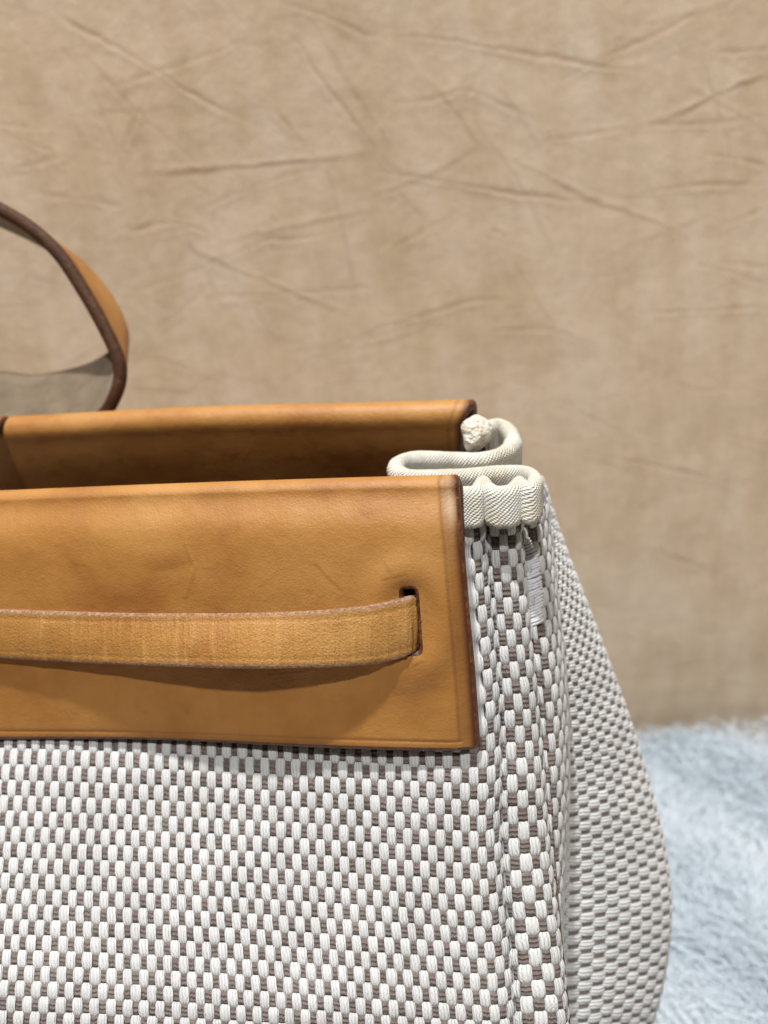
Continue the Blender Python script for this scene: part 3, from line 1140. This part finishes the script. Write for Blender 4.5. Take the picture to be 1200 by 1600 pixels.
def weave(S, u_pitch, v_pitch, uref_v, vref_u, parent, white_along_v, starts, m_white, m_brown, seg, fat=1.0, squeeze=None):
    """build yarns on a surface. white_along_v: the white yarns run down the surface (True) or across it."""
    us, nu = arclen_param(lambda t: S.at(t, np.full_like(t, uref_v)), S.nu, u_pitch)
    if squeeze:
        # the pleated strips are cut from a slightly opener piece of the cloth
        t = np.linspace(0, S.nu - 1, 6000)
        q = S.at(t, np.full_like(t, uref_v))
        dens = np.linalg.norm(np.diff(q, axis=0), axis=1) / (u_pitch * np.interp((t[:-1] + t[1:]) / 2, [5.5, 8.5], [1.0, 1.2]))
        c = np.concatenate([[0], np.cumsum(dens)])
        nu = int(c[-1])
        us = np.interp(np.arange(nu + 1), c, t)
    vs_, nv = arclen_param(lambda t: S.at(np.full_like(t, vref_u), t), S.nv, v_pitch)
    if squeeze:
        t = np.linspace(0, S.nv - 1, 6000)
        q = S.at(np.full_like(t, vref_u), t)
        sl = np.linalg.norm(np.diff(q, axis=0), axis=1)
        y = np.interp((t[:-1] + t[1:]) / 2, np.arange(len(LV)), LV)
        dens = sl / (v_pitch * np.interp(y, [1150, 1620], [1.0, squeeze]))
        c = np.concatenate([[0], np.cumsum(dens)])
        nv = int(c[-1])
        vs_ = np.interp(np.arange(nv + 1), c, t)
    uc = (us[:-1] + us[1:]) / 2
    vc = (vs_[:-1] + vs_[1:]) / 2
    A = .00052

    def runs(fixed, others, edges, along_v, k, colour, j0, j1, pf, pl):
        # a yarn at fixed coordinate, crossing cells j0..j1 of the other axis
        ncell = j1 - j0
        n = ncell * seg + 1
        x = np.linspace(j0, j1, n)
        tpar = np.interp(x, np.arange(len(edges)), edges)
        jit = .0
        if along_v:
            p, du, dv, nn = S.frame(np.full(n, fixed), tpar)
            side, tang = du, dv
        else:
            p, du, dv, nn = S.frame(tpar, np.full(n, fixed))
            side, tang = dv, du
        cell = np.floor(np.clip(x, j0, j1 - 1e-6)).astype(int)
        wave = np.sin(math.pi * (x)) * np.where((np.floor(x).astype(int)) % 2 == 0, 1, 1)
        ph = np.cos(math.pi * (x - .5))              # +1 at even cell centres, -1 at odd
        if (k % 2) == 1:
            ph = -ph
        if colour == 'brown':
            ph = -ph
        return x, p, side, nn, tang, ph

    par0 = 0
    # width of a cell measured on the surface along each yarn
    for k, u in enumerate(uc):
        j0, j1 = starts(u, None)
        j0 = np.searchsorted(vs_, j0)
        j1 = min(nv, np.searchsorted(vs_, j1) if j1 is not None else nv)
        if j1 - j0 < 2:
            continue
        col = 'white' if white_along_v else 'brown'
        x, p, side, nn, tang, ph = runs(u, vc, vs_, True, k, col, j0, j1, u_pitch, v_pitch)
        n = len(x)
        e0 = S.at(np.full(n, us[k]), np.interp(x, np.arange(len(vs_)), vs_))
        e1 = S.at(np.full(n, us[k + 1]), np.interp(x, np.arange(len(vs_)), vs_))
        wdt = np.linalg.norm(e1 - e0, axis=1) / 2
        emit(col, k, x, p, side, nn, ph, wdt, u_pitch, v_pitch, parent, m_white if col == 'white' else m_brown, A, fat)
    for k, v in enumerate(vc):
        i0, i1 = starts(None, v)
        i0 = np.searchsorted(us, i0)
        i1 = min(nu, np.searchsorted(us, i1) if i1 is not None else nu)
        if i1 - i0 < 2:
            continue
        col = 'brown' if white_along_v else 'white'
        x, p, side, nn, tang, ph = runs(v, uc, us, False, k, col, i0, i1, v_pitch, u_pitch)
        n = len(x)
        tp = np.interp(x, np.arange(len(us)), us)
        wdt = np.linalg.norm(S.at(tp, np.full(n, vs_[k + 1])) - S.at(tp, np.full(n, vs_[k])), axis=1) / 2
        emit(col, k, x, p, side, nn, ph, wdt, v_pitch, u_pitch, parent, m_white if col == 'white' else m_brown, A, fat)
    # backing sheet
    uu = np.linspace(0, S.nu - 1, 150)
    vv = np.linspace(0, S.nv - 1, 90)
    U, Vv = np.meshgrid(uu, vv, indexing='ij')
    p, du, dv, nn = S.frame(U, Vv)
    return p - nn * .0011


def emit(col, k, x, p, side, nn, ph, wdt, pitch, length, parent, m, A, fat=1.0):
    n = len(x)
    r1, r2 = rng.normal(0, 1, 2)
    jitter = .06 * np.sin(x * 2.1 + r1 * 5) + .05 * np.sin(x * 5.3 + r2 * 5)
    cellr = rng.normal(0, 1, int(x.max()) + 3)
    cj = np.interp(x, np.arange(len(cellr)) + .5, cellr)
    if col == 'white':
        pp = (ph + .32) / np.where(ph > -.32, 1.32, .68)
        flat = np.sign(pp) * np.abs(pp) ** .6
        hgt = A * flat * (1 + .08 * cj) + .00006
        over = np.clip(pp, 0, 1)
        a = fat * wdt * (.78 + .44 * np.minimum(1, over * 1.7) ** .5) * (1 + .05 * cj)
        b = .00046 * (.85 + .15 * over) * np.ones(n)
        ox, oy = lobed(m, a, b, 6, .07 if m > 12 else .03, 1.3 * x + r1)
        shift = wdt * (.10 * jitter * 2 + .04 * cj)
        mat, nm = WHITE, "white_yarn"
        twist = .10 * wdt * np.sin(math.pi * x)
    else:
        hgt = .00028 * ph - .00004
        a = wdt * .93 * np.ones(n)
        b = .00034 * np.ones(n)
        ox, oy = lobed(m, a, b, 8 if m > 12 else 4, .16 if m > 12 else .05, .35 * jitter * 8)
        shift = wdt * .05 * jitter
        mat, nm = BROWN, "brown_yarn"
    V = p[:, None] + nn[:, None] * (hgt[:, None] + oy)[..., None] + side[:, None] * (shift[:, None] + ox)[..., None]
    uv = np.stack(np.broadcast_arrays(x[:, None] + k * 3.7, np.linspace(0, 1, m)[None, :] + k * .31), -1)
    make_obj(nm, V, grid_quads(n, m, True), mat, parent, uv=uv)


CS = build_canvas()
GS = build_gusset()


def canvas_starts(u, v):
    # yarns behind the flap begin a little above its lower edge
    vtop = 5.35                    # level parameter just above the lower edge of the flap
    if u is not None:
        return (vtop, CS.nv - 1) if u < 5.75 else ((1.3, CS.nv - 1) if u < 13.4 else (1.75, CS.nv - 1))
    return (0.0, CS.nu - 1) if v > vtop else ((5.75, CS.nu - 1 if v > 1.75 else 13.4) if v > 1.3 else (5, 5))


def reparent_backing(S, name, v0=None):
    uu = np.linspace(0, S.nu - 1, 170)
    st = v0(uu)
    U, T = np.meshgrid(uu, np.linspace(0, 1, 100), indexing='ij')
    V = st[:, None] + (S.nv - 1 - st[:, None]) * T
    p, du, dv, nn = S.frame(U, V)
    return make_obj(name, p - nn * .0010, grid_quads(170, 100), BACKING, bag)


cb = reparent_backing(CS, "canvas_body", lambda u: np.where(u < 5.2, 2.4, np.where(u < 13.4, 1.35, 1.8)))
weave(CS, .00217, .0043, 8.0, 5.0, cb, True, canvas_starts, 20, 24, 8, 1.0, .80)
gb = reparent_backing(GS, "side_gusset", lambda u: np.full_like(u, 2.3))
gb["label"] = "side gusset whose off-white yarns run crosswise"
weave(GS, .0047, .00207, 12.0, 3.0, gb, False, lambda u, v: (2.3, None) if u is not None else ((0.0, None) if v > 2.3 else (0, 0)), 12, 8, 6, 1.18)

# binding tape along the pleated top edge --------------------------------------------
def build_binding():
    z_front = .2188
    H = P(735, 757, z_front)[2]

    def at(px, py, dh=0.0):
        return on_plane(px, py, np.array([0, 0, H + dh]), EZ)
    pts = [at(744, 690), at(752, 668, .001), at(774, 656, .001), (at(794, 664)), at(801, 682), at(786, 699), at(750, 709), at(700, 708), at(650, 707),
           at(623, 714), at(618, 726), at(636, 735), at(680, 736), at(730, 734), at(775, 729), at(812, 726), at(831, 731), at(836, 741), at(828, 752), at(817, 748), at(811, 742), at(806, 748), at(799, 755), at(785, 758),
           at(771, 757), at(762, 750), at(755, 742), at(749, 750), at(742, 757), at(728, 759), at(690, 760), at(640, 762)]
    pts = np.array(pts)
    q = resample(pts, 560, dense=3000)
    n = len(q)
    tg = nrm(np.gradient(q, axis=0))
    sd = nrm(np.cross(tg, EZ))
    # the tape leans with the cloth below: canvas side leans out at the front
    s01 = np.linspace(0, 1, n)
    front = np.clip((s01 - .60) / .10, 0, 1)
    down = nrm(-EZ[None, :] - EY[None, :] * (math.tan(math.radians(20)) * front)[:, None])
    r_ = (.0025 - .0006 * np.clip((s01 - .60) / .06, 0, 1))[:, None]
    r = .0022
    hgt = .0086
    prof = []
    for d in np.linspace(1, 0, 7)[:-1]:
        prof.append((1, d))
    for a in np.linspace(0, math.pi, 11):
        prof.append((math.cos(a), -math.sin(a)))
    for d in np.linspace(0, 1, 7)[1:]:
        prof.append((-1, d))
    mm = len(prof)
    V = np.zeros((n, mm, 3))
    arc = np.zeros(mm)
    L = np.concatenate([[0], np.cumsum(np.linalg.norm(np.diff(q, axis=0), axis=1))])
    puff = 1 + .08 * np.sin(L * 420 + .7) + .06 * np.sin(L * 900) + .05 * np.sin(L * 2300 + 1)
    for j, (a, d) in enumerate(prof):
        if d > 0:
            V[:, j] = q + sd * (a * r_ * (1 - .12 * d) * puff[:, None]) + down * (r + d * hgt)
        else:
            V[:, j] = q + sd * (a * r_) * puff[:, None] + down * (r + d * r_)
        if j:
            arc[j] = arc[j - 1] + (hgt / 6 if (d > 0 or prof[j - 1][1] > 0) else r * math.pi / 10)
    uv = np.stack(np.broadcast_arrays(L[:, None] * 1000, arc[None, :] * 1000), -1)
    # close: inner faces so the tape has thickness
    quads = grid_quads(n, mm, True)
    ends = []
    o = make_obj("binding_tape", V, quads, TAPE, bag, uv=uv)
    # gathered end of the tape tucked under the rear panel
    e0 = q[0]
    nb, mb = 22, 26
    th = np.linspace(0, math.pi, nb)
    ph = np.linspace(0, 2 * math.pi, mb, endpoint=False)
    T, F = np.meshgrid(th, ph, indexing='ij')
    rad = 1 + .10 * np.sin(F * 3 + 1) * np.sin(T) + .07 * np.sin(T * 5 + F * 2)
    ax = nrm(at(757, 655) - at(735, 688))
    bx = nrm(np.cross(ax, EZ))
    Vb = (P(744, 677, (e0 - CAM) @ FWD - .0015) + ax * (.0066 * rad * np.cos(T))[..., None] + bx * (.0042 * rad * np.sin(T) * np.cos(F))[..., None]
          + EZ * (.0050 * rad * np.sin(T) * np.sin(F))[..., None])
    uvb = np.stack([T * 5, F * 3], -1)
    make_obj("tape_end", Vb, grid_quads(nb, mb, True), KNOT, o, uv=uvb)


build_binding()

# bar tack: satin stitches on the third strip ------------------------------------------
def build_bartack():
    t = NT("white tack thread")
    v = t.coords()
    mat = t.out(t.ramp(t.noise(v, 900, 2), [(.3, (.70, .69, .72)), (.7, (.86, .85, .88))]), t.bump(t.noise(v, 3000, 2), .0001, .5), .55, .3, .1)
    verts, quads, uvs = [], [], []
    off = 0
    N = 30
    for i in range(N):
        f = i / (N - 1)
        v = np.interp(872 + f * 128, LV, np.arange(len(LV)))
        wide = min(1, .35 + f * 3) * (1 if f < .85 else .8)
        qa = CS.frame(np.array([12.72]), np.array([v + .03 + rng.normal(0, .008)]))
        qb = CS.frame(np.array([12.72 + .82 * wide + rng.normal(0, .03)]), np.array([v - .05 + rng.normal(0, .008)]))
        a, b = qa[0][0] + qa[3][0] * .0010, qb[0][0] + qb[3][0] * .0010
        n, mm = 9, 6
        tt = np.linspace(0, 1, n)
        c = a[None] * (1 - tt)[:, None] + b[None] * tt[:, None] - FWD * (.0010 * np.sin(math.pi * tt) ** .6)[:, None]
        tg = nrm(np.gradient(c, axis=0))
        s1 = nrm(np.cross(tg, FWD))
        s2 = np.cross(s1, tg)
        ph = np.linspace(0, 2 * math.pi, mm, endpoint=False)
        V = c[:, None] + .00044 * (s1[:, None] * np.cos(ph)[None, :, None] + s2[:, None] * np.sin(ph)[None, :, None])
        verts.append(V.reshape(-1, 3))
        quads.append(grid_quads(n, mm, True, off))
        off += n * mm
    o = make_obj("bar_tack", np.concatenate(verts), np.concatenate(quads), mat, bag)
    o["label"] = "white satin stitched bar tack beside the pleat"


build_bartack()
